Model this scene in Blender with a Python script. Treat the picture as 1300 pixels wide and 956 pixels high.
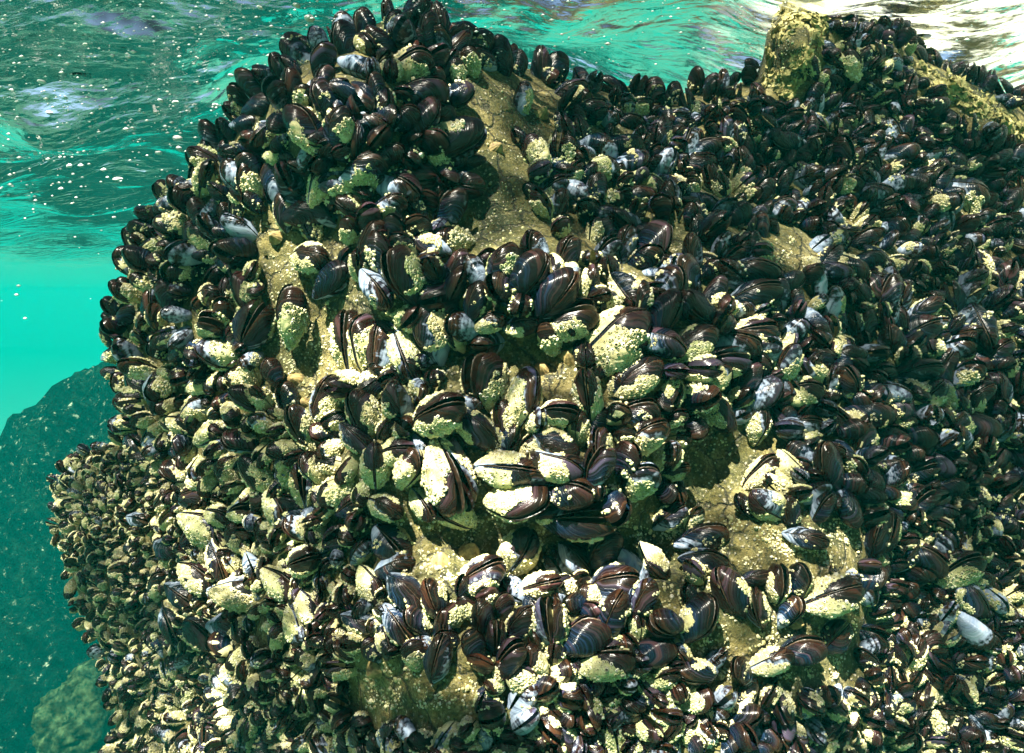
import bpy, math, random
import numpy as np
from mathutils import Vector, Matrix, noise

for o in list(bpy.data.objects): bpy.data.objects.remove(o)
SC = bpy.context.scene
COL = SC.collection
R = math.radians
rng = np.random.default_rng(11)
random.seed(11)

# ------------------------------------------------------------------ camera, world, sun, exposure
F_PX = 900.0; PITCH = R(6.8); W0, H0 = 1300.0, 956.0
cam_d = bpy.data.cameras.new('camera'); cam = bpy.data.objects.new('camera', cam_d); COL.objects.link(cam)
cam_d.sensor_width = 36; cam_d.lens = 36 * F_PX / W0
cam_d.clip_start = 0.01; cam_d.clip_end = 500
cam.location = (0, 0, 0); cam.rotation_euler = (R(90) - PITCH, 0, 0)
SC.camera = cam
CR = np.array([1.0, 0, 0]); CF = np.array([0, math.cos(PITCH), -math.sin(PITCH)]); CU = np.array([0, math.sin(PITCH), math.cos(PITCH)])

SUN_EL, SUN_AZ = R(58), R(-28)         # azimuth measured from behind the camera, negative = from the left
world = bpy.data.worlds.new('World'); SC.world = world; world.use_nodes = True
wn = world.node_tree; bg = wn.nodes['Background']
sky = wn.nodes.new('ShaderNodeTexSky'); sky.sky_type = 'NISHITA'; sky.sun_disc = False
sky.sun_elevation = SUN_EL
wn.links.new(sky.outputs[0], bg.inputs[0]); bg.inputs[1].default_value = 0.05
# direction from the scene to the sun
sd = Vector((math.cos(SUN_EL) * math.sin(SUN_AZ), -math.cos(SUN_EL) * math.cos(SUN_AZ), math.sin(SUN_EL)))
sky.sun_rotation = math.atan2(sd.x, sd.y)
sun_d = bpy.data.lights.new('sun', 'SUN'); sun_d.energy = 5.0; sun_d.angle = R(0.5); sun_d.color = (1, 0.95, 0.78)
sun = bpy.data.objects.new('sun', sun_d); COL.objects.link(sun)
sun.rotation_euler = sd.to_track_quat('Z', 'Y').to_euler()
SC.view_settings.view_transform = 'Standard'; SC.view_settings.look = 'None'
SC.view_settings.exposure = 3.25; SC.view_settings.gamma = 1.0; SC.view_settings.use_curve_mapping = False
SC.render.engine = 'CYCLES'
SC.cycles.use_denoising = True
SC.cycles.max_bounces = 8; SC.cycles.diffuse_bounces = 3; SC.cycles.glossy_bounces = 4
SC.cycles.transparent_max_bounces = 8; SC.cycles.volume_bounces = 1
SC.cycles.caustics_reflective = False; SC.cycles.caustics_refractive = False
SC.cycles.sample_clamp_indirect = 4.0

SURF_Z = 0.44        # height of the water surface over the camera
BED_Z = -0.98

# ------------------------------------------------------------------ small helpers
def unproj(u, v, d):
    u = np.asarray(u, float); v = np.asarray(v, float); d = np.asarray(d, float)
    a = (u - W0 / 2) / F_PX; b = (H0 / 2 - v) / F_PX
    return d[..., None] * (CF + a[..., None] * CR + b[..., None] * CU)

def mesh_np(name, V, Fq, mats=(), midx=None, smooth=True, attrs=None):
    """V (n,3); Fq: list of face arrays (m,3) or (m,4)."""
    me = bpy.data.meshes.new(name)
    V = np.asarray(V, np.float32)
    if isinstance(Fq, np.ndarray): Fq = [Fq]
    loops = np.concatenate([f.ravel() for f in Fq]).astype(np.int32)
    tot = np.concatenate([np.full(len(f), f.shape[1]) for f in Fq]).astype(np.int32)
    start = np.concatenate([[0], np.cumsum(tot)[:-1]]).astype(np.int32)
    me.vertices.add(len(V)); me.vertices.foreach_set('co', V.ravel())
    me.loops.add(len(loops)); me.loops.foreach_set('vertex_index', loops)
    me.polygons.add(len(tot)); me.polygons.foreach_set('loop_start', start); me.polygons.foreach_set('loop_total', tot)
    if midx is not None: me.polygons.foreach_set('material_index', np.asarray(midx, np.int32))
    me.polygons.foreach_set('use_smooth', np.full(len(tot), bool(smooth)))
    for k, a in (attrs or {}).items():
        at = me.attributes.new(k, 'FLOAT', 'POINT'); at.data.foreach_set('value', np.asarray(a, np.float32))
    me.update(calc_edges=True); me.validate()
    for m in mats: me.materials.append(m)
    return me

def link(name, me, parent=None, **props):
    o = bpy.data.objects.new(name, me); COL.objects.link(o)
    if parent is not None: o.parent = parent
    for k, v in props.items(): o[k] = v
    return o

class NT:
    def __init__(s, name):
        s.m = bpy.data.materials.new(name); s.m.use_nodes = True; s.t = s.m.node_tree; s.n = s.t.nodes; s.l = s.t.links
        s.out = s.n['Material Output']; s.p = s.n['Principled BSDF']
    def node(s, typ, ins=None, **kw):
        n = s.n.new(typ)
        for k, v in kw.items(): setattr(n, k, v)
        for k, v in (ins or {}).items():
            if hasattr(v, 'is_linked') or isinstance(v, bpy.types.NodeSocket): s.l.new(v, n.inputs[k])
            else: n.inputs[k].default_value = v
        return n
    def math(s, op, a, b=0.0, c=0.0, clamp=False):
        n = s.n.new('ShaderNodeMath'); n.operation = op; n.use_clamp = clamp
        for i, v in enumerate((a, b, c)):
            if isinstance(v, bpy.types.NodeSocket): s.l.new(v, n.inputs[i])
            else: n.inputs[i].default_value = v
        return n.outputs[0]
    def mix(s, f, a, b, blend='MIX'):
        n = s.n.new('ShaderNodeMix'); n.data_type = 'RGBA'; n.blend_type = blend
        for i, v in ((0, f), (6, a), (7, b)):
            if isinstance(v, bpy.types.NodeSocket): s.l.new(v, n.inputs[i])
            else: n.inputs[i].default_value = v if i == 0 else (*v, 1) if len(v) == 3 else v
        return n.outputs[2]
    def ramp(s, f, stops, interp='LINEAR'):
        n = s.n.new('ShaderNodeValToRGB'); s.l.new(f, n.inputs[0]); e = n.color_ramp.elements; n.color_ramp.interpolation = interp
        while len(e) < len(stops): e.new(0.5)
        for el, (p, c) in zip(e, stops):
            el.position = p; el.color = (*c, 1) if not isinstance(c, (int, float)) else (c, c, c, 1)
        return n.outputs[0]
    def noise(s, vec, scale, detail=4, rough=0.5, out=0):
        n = s.n.new('ShaderNodeTexNoise'); s.l.new(vec, n.inputs['Vector']); n.inputs['Scale'].default_value = scale
        n.inputs['Detail'].default_value = detail; n.inputs['Roughness'].default_value = rough
        return n.outputs[out]
    def attr(s, name):
        n = s.n.new('ShaderNodeAttribute'); n.attribute_name = name; return n.outputs['Fac']
    def pos(s): return s.n.new('ShaderNodeNewGeometry').outputs['Position']
    def objco(s): return s.n.new('ShaderNodeTexCoord').outputs['Object']
    def bump(s, h, strength, dist):
        n = s.n.new('ShaderNodeBump'); s.l.new(h, n.inputs['Height']); n.inputs['Strength'].default_value = strength
        n.inputs['Distance'].default_value = dist; return n.outputs[0]

# ------------------------------------------------------------------ materials
def shell_material():
    t = NT('mussel_shell'); p = t.p
    g = t.attr('growth'); rn = t.attr('rnd')
    oi = t.n.new('ShaderNodeObjectInfo').outputs['Random']
    r = t.math('FRACT', t.math('ADD', rn, oi))
    r2 = t.math('FRACT', t.math('MULTIPLY', r, 7.31)); r3 = t.math('FRACT', t.math('MULTIPLY', r, 23.7)); r4 = t.math('FRACT', t.math('MULTIPLY', r, 51.3))
    sh = t.attr('pu'); sv = t.attr('pv')
    comb = t.node('ShaderNodeCombineXYZ', {0: sh, 1: sv, 2: t.math('MULTIPLY', r, 37.0)}).outputs[0]
    n1 = t.noise(comb, 3.0, 4)
    n2 = t.noise(comb, 11.0, 5)
    gw = t.math('ADD', g, t.math('MULTIPLY', t.math('SUBTRACT', n1, 0.5), 0.10))
    # growth lines: fine and coarse bands of the growth coordinate
    c1 = t.node('ShaderNodeCombineXYZ', {0: t.math('MULTIPLY', gw, 26.0), 1: t.math('MULTIPLY', r, 19.0), 2: 0.0}).outputs[0]
    fine = t.noise(c1, 1.0, 3, 0.7)
    c2 = t.node('ShaderNodeCombineXYZ', {0: t.math('MULTIPLY', gw, 8.0), 1: t.math('MULTIPLY', r2, 19.0), 2: 3.0}).outputs[0]
    coarse = t.noise(c2, 1.0, 2, 0.5)
    blue = t.mix(r2, (0.0012, 0.0018, 0.003), (0.002, 0.006, 0.015))
    brown = t.mix(r3, (0.002, 0.0016, 0.0018), (0.010, 0.0035, 0.002))
    edge = t.ramp(gw, [(0.66, 0), (0.90, 1)])
    base = t.mix(edge, blue, brown)
    # growth bands: narrow pale lines and broader rusty or slate rings
    band = t.ramp(fine, [(0.50, 0), (0.60, 1)])
    base = t.mix(t.math('MULTIPLY', band, t.math('ADD', 0.2, t.math('MULTIPLY', r4, 0.5))), base, t.mix(edge, (0.012, 0.034, 0.085), (0.045, 0.020, 0.009)))
    ring = t.ramp(coarse, [(0.54, 0), (0.66, 1)])
    base = t.mix(t.math('MULTIPLY', ring, t.math('MULTIPLY', r3, 0.5)), base, t.mix(r4, (0.12, 0.035, 0.012), (0.07, 0.10, 0.22)))
    dark = t.ramp(fine, [(0.36, 0.8), (0.46, 0)])
    base = t.mix(dark, base, (0.002, 0.002, 0.003))
    # worn nacre towards the umbo on some shells
    worn = t.ramp(t.math('ADD', t.math('SUBTRACT', t.math('MULTIPLY', r4, 0.95), t.math('MULTIPLY', gw, 0.72)), t.math('MULTIPLY', t.math('SUBTRACT', t.math('ADD', n2, coarse), 1.0), 0.7)), [(0.27, 0), (0.46, 1)])
    nac = t.mix(coarse, (0.06, 0.12, 0.26), (0.48, 0.56, 0.66))
    base = t.mix(t.math('MULTIPLY', worn, 0.85), base, nac)
    # a thin film of dust and algae
    film = t.ramp(t.noise(comb, 6.0, 6, 0.65), [(0.5, 0), (0.8, 1)])
    base = t.mix(t.math('MULTIPLY', film, 0.07), base, (0.09, 0.10, 0.07))
    t.l.new(base, p.inputs['Base Color'])
    t.l.new(t.math('ADD', 0.07, t.math('MULTIPLY', n2, 0.26)), p.inputs['Roughness'])
    p.inputs['Specular IOR Level'].default_value = 0.2
    h = t.math('ADD', t.math('MULTIPLY', fine, 0.8), t.math('MULTIPLY', coarse, 0.6))
    t.l.new(t.bump(h, 0.9, 0.0016), p.inputs['Normal'])
    return t.m

def crust_material():
    t = NT('barnacle'); p = t.p; P = t.pos()
    n = t.noise(P, 90.0, 4, 0.6); n2 = t.noise(P, 700.0, 3, 0.6); n3 = t.noise(P, 14.0, 3)
    c = t.ramp(n, [(0.3, (0.36, 0.32, 0.12)), (0.5, (0.62, 0.56, 0.28)), (0.72, (0.78, 0.73, 0.46))])
    c = t.mix(t.ramp(n3, [(0.46, 0), (0.7, 0.7)]), c, (0.30, 0.40, 0.15))  # algae green, strengthened to imitate the green light on shaded crusts
    c = t.mix(t.ramp(n2, [(0.30, 0.7), (0.5, 0)]), c, (0.14, 0.13, 0.07))
    tn = t.attr('tone')
    c = t.mix(t.ramp(tn, [(0.0, 0.75), (0.28, 0)]), c, (0.27, 0.27, 0.21)); c = t.mix(t.ramp(tn, [(0.72, 0), (1.0, 0.8)]), c, (0.84, 0.81, 0.70))
    c = t.mix(t.attr('pit'), c, (0.035, 0.03, 0.02))
    t.l.new(c, p.inputs['Base Color']); p.inputs['Roughness'].default_value = 0.8
    t.l.new(t.bump(n2, 0.6, 0.001), p.inputs['Normal'])
    return t.m

def rock_material():
    t = NT('encrusted_rock'); p = t.p; P = t.pos()
    a = t.noise(P, 9.0, 6, 0.6); b = t.noise(P, 55.0, 6, 0.65); c = t.noise(P, 320.0, 5, 0.7)
    col = t.ramp(a, [(0.32, (0.03, 0.04, 0.010)), (0.44, (0.10, 0.095, 0.02)), (0.56, (0.20, 0.165, 0.045)), (0.72, (0.34, 0.28, 0.11))])
    col = t.mix(t.ramp(b, [(0.45, 0), (0.65, 0.75)]), col, (0.03, 0.038, 0.012))
    col = t.mix(t.ramp(t.noise(P, 23.0, 5, 0.6), [(0.55, 0), (0.66, 0.7)]), col, (0.36, 0.31, 0.13))
    col = t.mix(t.ramp(c, [(0.56, 0), (0.70, 0.8)]), col, (0.52, 0.46, 0.28))
    col = t.mix(t.ramp(c, [(0.36, 0.9), (0.48, 0)]), col, (0.02, 0.024, 0.010))
    vc = t.node('ShaderNodeTexVoronoi', {'Vector': P, 'Scale': 150.0}); vcr = t.ramp(vc.outputs['Distance'], [(0.16, 1), (0.30, 0)])
    scar = t.math('MULTIPLY', vcr, t.ramp(b, [(0.46, 0), (0.52, 1)]))
    col = t.mix(scar, col, (0.50, 0.46, 0.33))
    cr = t.node('ShaderNodeTexVoronoi', {'Vector': t.node('ShaderNodeVectorMath', {0: P, 1: t.node('ShaderNodeVectorMath', {0: t.noise(P, 30.0, 4, 0.6, out=1), 1: (0.03, 0.03, 0.03)}, operation='MULTIPLY').outputs[0]}, operation='ADD').outputs[0], 'Scale': 16.0}, feature='DISTANCE_TO_EDGE')
    crk = t.ramp(cr.outputs['Distance'], [(0.0, 0.85), (0.035, 0)])
    col = t.mix(crk, col, (0.012, 0.014, 0.008))
    t.l.new(col, p.inputs['Base Color']); p.inputs['Roughness'].default_value = 0.85
    h = t.math('SUBTRACT', t.math('ADD', t.math('ADD', b, t.math('MULTIPLY', c, 0.6)), t.math('MULTIPLY', scar, 0.35)), t.math('MULTIPLY', crk, 0.6))
    t.l.new(t.bump(h, 1.0, 0.009), p.inputs['Normal'])
    return t.m

def simple_noise(name, c1, c2, scale, rough=0.8, bump=0.002):
    t = NT(name); P = t.pos(); n = t.noise(P, scale, 5, 0.6)
    t.l.new(t.ramp(n, [(0.35, c1), (0.65, c2)]), t.p.inputs['Base Color']); t.p.inputs['Roughness'].default_value = rough
    t.l.new(t.bump(n, 0.7, bump), t.p.inputs['Normal']); return t.m

def far_rock_material():
    t = NT('far_mussel_rock'); P = t.pos()
    v = t.node('ShaderNodeTexVoronoi', {'Vector': P, 'Scale': 9.0}); v2 = t.noise(P, 1.3, 5, 0.6); v3 = t.noise(P, 12.0, 4, 0.6)
    col = t.ramp(t.noise(P, 10.0, 6, 0.7), [(0.50, (0.001, 0.0025, 0.0025)), (0.60, (0.004, 0.010, 0.007)), (0.68, (0.16, 0.24, 0.17))])
    col = t.mix(t.ramp(v2, [(0.5, 0), (0.66, 0.8)]), col, (0.004, 0.016, 0.009))
    t.l.new(col, t.p.inputs['Base Color']); t.p.inputs['Roughness'].default_value = 0.9; t.p.inputs['Specular IOR Level'].default_value = 0.0
    t.l.new(t.bump(v3, 1.0, 0.08), t.p.inputs['Normal']); return t.m

def water_material():
    t = NT('water_surface'); P = t.pos()
    for n in [t.p]: t.n.remove(n)
    # small ripples
    mp = t.node('ShaderNodeMapping', {'Vector': P, 'Scale': (1.0, 1.8, 1.0), 'Rotation': (0, 0, 0.35)}).outputs[0]
    h = t.math('ADD', t.noise(mp, 7.0, 3, 0.5), t.math('MULTIPLY', t.noise(mp, 34.0, 4, 0.6), 0.12))
    bm = t.bump(h, 1.0, 0.032)
    fr = t.node('ShaderNodeFresnel', {'IOR': 1.333, 'Normal': bm}).outputs[0]
    # caustic net of sunlight, painted as bright lines into the surface's transparent colour
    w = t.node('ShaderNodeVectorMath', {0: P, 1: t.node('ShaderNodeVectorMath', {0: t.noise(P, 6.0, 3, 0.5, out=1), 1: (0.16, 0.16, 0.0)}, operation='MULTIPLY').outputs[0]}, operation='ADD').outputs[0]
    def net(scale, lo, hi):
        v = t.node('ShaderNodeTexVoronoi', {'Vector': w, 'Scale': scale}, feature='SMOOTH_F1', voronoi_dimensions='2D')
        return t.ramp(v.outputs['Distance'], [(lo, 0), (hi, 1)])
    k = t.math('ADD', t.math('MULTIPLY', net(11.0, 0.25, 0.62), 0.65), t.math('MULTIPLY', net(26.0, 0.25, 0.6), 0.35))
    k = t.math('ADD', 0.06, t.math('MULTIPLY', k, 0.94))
    # pool of light over the rock front, painted into the transparency; dimmer ring around
    pool_d = t.node('ShaderNodeVectorMath', {0: w, 1: (-0.25, -0.10, SURF_Z)}, operation='DISTANCE').outputs['Value']
    k = t.math('MULTIPLY', k, t.ramp(t.math('MULTIPLY', pool_d, 0.2), [(0.0, 1), (0.125, 1), (0.185, 0.40), (0.24, 0.45), (0.5, 0.95)]))
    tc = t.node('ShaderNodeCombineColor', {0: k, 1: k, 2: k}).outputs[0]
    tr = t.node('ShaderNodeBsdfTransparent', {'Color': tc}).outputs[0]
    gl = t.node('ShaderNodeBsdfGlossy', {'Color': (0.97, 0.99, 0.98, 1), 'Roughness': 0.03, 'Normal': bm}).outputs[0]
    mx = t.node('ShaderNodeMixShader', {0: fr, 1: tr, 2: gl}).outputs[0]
    # thin foam washing along the surface to the right behind the rock
    fs = t.node('ShaderNodeMapping', {'Vector': P, 'Scale': (1.6, 5.5, 1.0), 'Rotation': (0, 0, -0.7)}).outputs[0]
    fn = t.noise(fs, 5.0, 8, 0.72)
    sx = t.node('ShaderNodeSeparateXYZ', {0: P}); far = t.math('ADD', sx.outputs[0], t.math('MULTIPLY', sx.outputs[1], -0.12))
    reg = t.math('MULTIPLY', t.ramp(far, [(0.16, 0), (0.45, 1)]), t.ramp(t.math('MULTIPLY', sx.outputs[1], 0.2), [(0.17, 0), (0.21, 1), (0.6, 1), (0.9, 0)]))
    fm = t.math('MULTIPLY', t.ramp(fn, [(0.46, 0), (0.66, 0.85)]), reg)
    tl = t.node('ShaderNodeBsdfTranslucent', {'Color': (0.40, 0.43, 0.36, 1)}).outputs[0]
    mx = t.node('ShaderNodeMixShader', {0: fm, 1: mx, 2: tl}).outputs[0]
    t.l.new(mx, t.out.inputs['Surface']); return t.m

def haze_material():
    t = NT('sea_water_haze'); t.n.remove(t.p)
    v = t.node('ShaderNodeVolumePrincipled', {'Color': HAZE_COL, 'Density': HAZE_D, 'Anisotropy': 0.0})
    t.l.new(v.outputs[0], t.out.inputs['Volume']); return t.m
HAZE_COL = (0.0, 0.40, 0.36, 1); HAZE_D = 0.021

M_SHELL = shell_material(); M_CRUST = crust_material(); M_ROCK = rock_material(); M_FAR = far_rock_material()
M_SAND = simple_noise('seabed_weed', (0.03, 0.15, 0.10), (0.12, 0.27, 0.18), 1.6, 0.9, 0.05)
M_FOAM = simple_noise('foam', (0.75, 0.76, 0.74), (0.85, 0.85, 0.83), 60.0, 0.5, 0.001)
M_ALGAE = simple_noise('encrusting_algae', (0.13, 0.125, 0.03), (0.50, 0.44, 0.18), 120.0, 0.85, 0.002)
M_GREENROCK = simple_noise('weedy_rock', (0.003, 0.012, 0.006), (0.035, 0.065, 0.03), 22.0, 0.9, 0.01)
M_GREENROCK.node_tree.nodes['Principled BSDF'].inputs['Specular IOR Level'].default_value = 0.0
M_MANTLE = simple_noise('mantle_edge', (0.010, 0.007, 0.006), (0.05, 0.028, 0.014), 260.0, 0.4, 0.001)
M_LIMPET = simple_noise('limpet_shell', (0.12, 0.08, 0.03), (0.42, 0.32, 0.12), 160.0, 0.7, 0.001)
# ------------------------------------------------------------------ the main rock: outline and depth, then a closed mesh
OUT = np.array([(150,950),(130,1080),(100,1250),(80,1450),(1750,1450),(1780,900),(1720,320),(1500,185),(1320,140),(1240,104),(1178,74),(1154,34),(1122,4),(1075,-8),(1035,-4),(1005,8),(988,22),
 (974,42),(968,75),(958,100),(930,108),(850,122),(760,112),(700,95),(640,80),(595,62),(565,32),(500,20),(440,48),(380,75),(325,115),(288,180),(250,222),(212,258),(172,312),
 (152,385),(148,450),(160,520),(170,556),(105,574),(74,615),(74,665),(88,720),(108,780),(132,830),(144,880)], float)
DC = np.array([(450,150,.74),(300,250,.84),(220,330,.93),(150,450,1.0),(540,40,.82),(560,180,.78),(620,150,.86),(620,260,.82),(700,130,.95),(760,200,.88),(820,150,1.0),
 (900,200,1.0),(880,300,.84),(650,370,.70),(500,350,.73),(400,350,.82),(390,440,.83),(300,420,.86),(220,520,.95),(340,560,.80),(480,440,.76),(640,460,.75),(560,540,.70),(700,540,.69),
 (640,620,.67),(760,610,.66),(520,620,.70),(600,680,.75),(480,680,.74),(720,690,.74),(850,660,.74),(600,760,.68),(500,790,.69),(720,800,.66),(600,860,.63),(850,800,.66),
 (400,680,.78),(380,780,.78),(300,700,.88),(240,640,.96),(150,640,1.08),(90,640,1.14),(170,740,1.02),(250,800,.92),(200,860,.96),(350,860,.80),(900,600,.77),(950,560,.80),
 (960,440,.78),(830,420,.72),(820,500,.71),(1000,400,.82),(1000,200,1.0),(1000,40,1.02),(1060,100,1.08),(1130,150,1.08),(1100,250,1.0),(1230,160,1.1),(1290,230,1.12),(1200,300,1.0),
 (1180,420,.90),(1100,380,.90),(1280,500,.92),(1200,560,.84),(1080,500,.82),(1050,620,.76),(980,650,.72),(960,720,.70),(1060,700,.70),(1080,780,.72),(1130,760,.84),(1120,680,.80),
 (1200,700,.80),(1230,800,.78),(980,820,.68),(1290,650,.88),(1400,500,1.0),(1500,700,1.0),(1600,400,1.25),(1400,250,1.2),(1600,1000,1.1),(1200,1000,.78),(900,1000,.66),(600,1000,.64),
 (300,1000,.84),(150,1000,1.0),(600,1250,.72),(1000,1250,.76),(1400,1250,1.0),(200,1300,1.0),(1700,1300,1.2),(800,1430,.85)], float)
EDGE_R = 75.0; EDGE_D = 0.13; THICK = 0.42

def depth_raw(u, v):
    u = np.asarray(u, float); v = np.asarray(v, float)
    sh = u.shape; u = u.ravel(); v = v.ravel(); out = np.empty(len(u))
    for i in range(0, len(u), 20000):
        d2 = (u[i:i+20000, None] - DC[:, 0]) ** 2 + (v[i:i+20000, None] - DC[:, 1]) ** 2
        # narrow gaussian plus a wide one so that no place is without a neighbour
        w = np.exp(-d2 / (2 * 42.0 ** 2)) + 0.02 * np.exp(-d2 / (2 * 130.0 ** 2)) + 1e-9 / (1 + d2)
        out[i:i+20000] = (w * DC[:, 2]).sum(1) / w.sum(1)
    return out.reshape(sh)

def sdist(u, v):
    """signed pixel distance to the outline, positive inside; also the nearest outline point"""
    u = np.asarray(u, float); v = np.asarray(v, float); sh = u.shape; P = np.stack([u.ravel(), v.ravel()], 1)
    best = np.full(len(P), 1e9); near = np.zeros_like(P); ins = np.zeros(len(P), bool)
    for i in range(len(OUT)):
        a, b = OUT[i], OUT[(i + 1) % len(OUT)]; e = b - a
        t = np.clip(((P - a) @ e) / (e @ e), 0, 1); q = a + t[:, None] * e; d = np.hypot(*(P - q).T)
        m = d < best; best[m] = d[m]; near[m] = q[m]
        c = (a[1] > P[:, 1]) != (b[1] > P[:, 1])
        with np.errstate(divide='ignore', invalid='ignore'):
            x = a[0] + (P[:, 1] - a[1]) * (b[0] - a[0]) / (b[1] - a[1] if b[1] != a[1] else 1e-9)
        ins ^= c & (P[:, 0] < x)
    return np.where(ins, best, -best).reshape(sh), near.reshape(sh + (2,))

def rnd_noise(P, scale, seed=0.0, octv=4):
    return np.array([noise.fractal((p[0] * scale + seed, p[1] * scale, p[2] * scale), 1.0, 2.0, octv) for p in P.reshape(-1, 3)]).reshape(P.shape[:-1])

LUMPS = [(1003,50,38,.06),(1012,105,30,.03),(1120,60,35,.04),(1190,95,45,.04),(1255,135,50,.04),(985,300,25,.02),(595,215,40,-.01),(400,360,40,.015),(1060,755,40,.03),(470,380,35,.02),(590,735,30,.02),(545,720,35,.02)]
def depth_front(u, v, s=None):
    u = np.asarray(u, float); v = np.asarray(v, float)
    if s is None: s = sdist(u, v)[0]
    d = depth_raw(u, v)
    for (a, b, r, h) in LUMPS: d = d - h * np.exp(-((u - a) ** 2 + (v - b) ** 2) / (2 * r * r) * 1.6)
    q = np.clip(s / EDGE_R, 0, 1)
    return d + EDGE_D * (1 - np.sqrt(np.clip(1 - (1 - q) ** 2, 0, 1)))

STEP = 4.5
gu = np.arange(60, 1800, STEP); gv = np.arange(-45, 1470, STEP)
U, V = np.meshgrid(gu, gv)
S, NEAR = sdist(U, V)
inside = S > 0
cell = inside[:-1, :-1] | inside[1:, :-1] | inside[:-1, 1:] | inside[1:, 1:]
used = np.zeros_like(inside)
for dy in (0, 1):
    for dx in (0, 1): used[dy:dy + cell.shape[0], dx:dx + cell.shape[1]] |= cell
U2 = np.where(inside, U, NEAR[..., 0]); V2 = np.where(inside, V, NEAR[..., 1]); S2 = np.where(inside, S, 0)
Df = depth_front(U2, V2, S2)
Pw = unproj(U2, V2, Df)
nz = np.zeros_like(Df); nz[used] = rnd_noise(Pw[used], 22.0, 3.0, 4) * 0.009 + rnd_noise(Pw[used], 90.0, 7.0, 4) * 0.0042
fade = np.clip(S2 / 20, 0, 1)
Df = Df - nz * fade
qb = np.clip(S2 / 260.0, 0, 1)
Db = depth_front(U2, V2, np.zeros_like(S2)) + THICK * np.sqrt(np.clip(1 - (1 - qb) ** 2, 0, 1))
idf = -np.ones(U.shape, int); idf[used] = np.arange(used.sum()); nf = used.sum()
idb = np.where(used, np.where(S2 > 0, idf + nf, idf), -1)
ii, jj = np.nonzero(cell)
qf = np.stack([idf[ii, jj], idf[ii + 1, jj], idf[ii + 1, jj + 1], idf[ii, jj + 1]], 1)
qk = np.stack([idb[ii, jj], idb[ii, jj + 1], idb[ii + 1, jj + 1], idb[ii + 1, jj]], 1)
PF = unproj(U2, V2, Df)[used]; PB = unproj(U2, V2, Db)[used]
rock = link('mussel_rock', mesh_np('mussel_rock', np.concatenate([PF, PB]), np.concatenate([qf, qk]), [M_ROCK]), kind='structure')

def surf(u, v):
    """point on the front of the rock, its outward normal, depth"""
    u = np.asarray(u, float); v = np.asarray(v, float)
    s, near = sdist(u, v)
    uu = np.where(s > 3, u, near[..., 0]); vv = np.where(s > 3, v, near[..., 1])
    # step a little inside so that things on the rim still stand on it
    d = depth_front(uu, vv, np.maximum(s, 3)); e = 5.0
    def P(du, dv):
        ss = sdist(uu + du, vv + dv)[0]; return unproj(uu + du, vv + dv, depth_front(uu + du, vv + dv, np.maximum(ss, 0.5)))
    n = np.cross(P(e, 0) - P(-e, 0), P(0, e) - P(0, -e)); n /= np.linalg.norm(n, axis=-1, keepdims=True) + 1e-12
    p = unproj(u, v, d)
    flip = (n * p).sum(-1) > 0
    n = np.where(flip[..., None], -n, n)
    return p, n, d

# ------------------------------------------------------------------ mussel shells
def outline(th, var):
    x = 0.5 + 0.5 * np.cos(th); s = np.sin(th)
    H = (0.345, 0.38, 0.32, 0.36, 0.33)[var]; hook = (0.02, 0.0, 0.06, 0.09, -0.03)[var]
    y = H * s * (x + 0.03) ** (0.36, 0.30, 0.42, 0.50, 0.24)[var]
    y = y * (1 + (0.03, 0.04, 0.03, 0.05, 0.06)[var] * np.sin(th * 3 + var * 2.1)) + 0.012 * np.sin(th * 5 + var)
    y = np.where(s > 0, y * 0.86, y * (1.0 + 0.10 * np.exp(-((x - .62) / .2) ** 2)))
    y = y - hook * (1 - x) ** 2 + 0.02 * np.sin(x * 3.1)
    return np.stack([x, y], -1)

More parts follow.
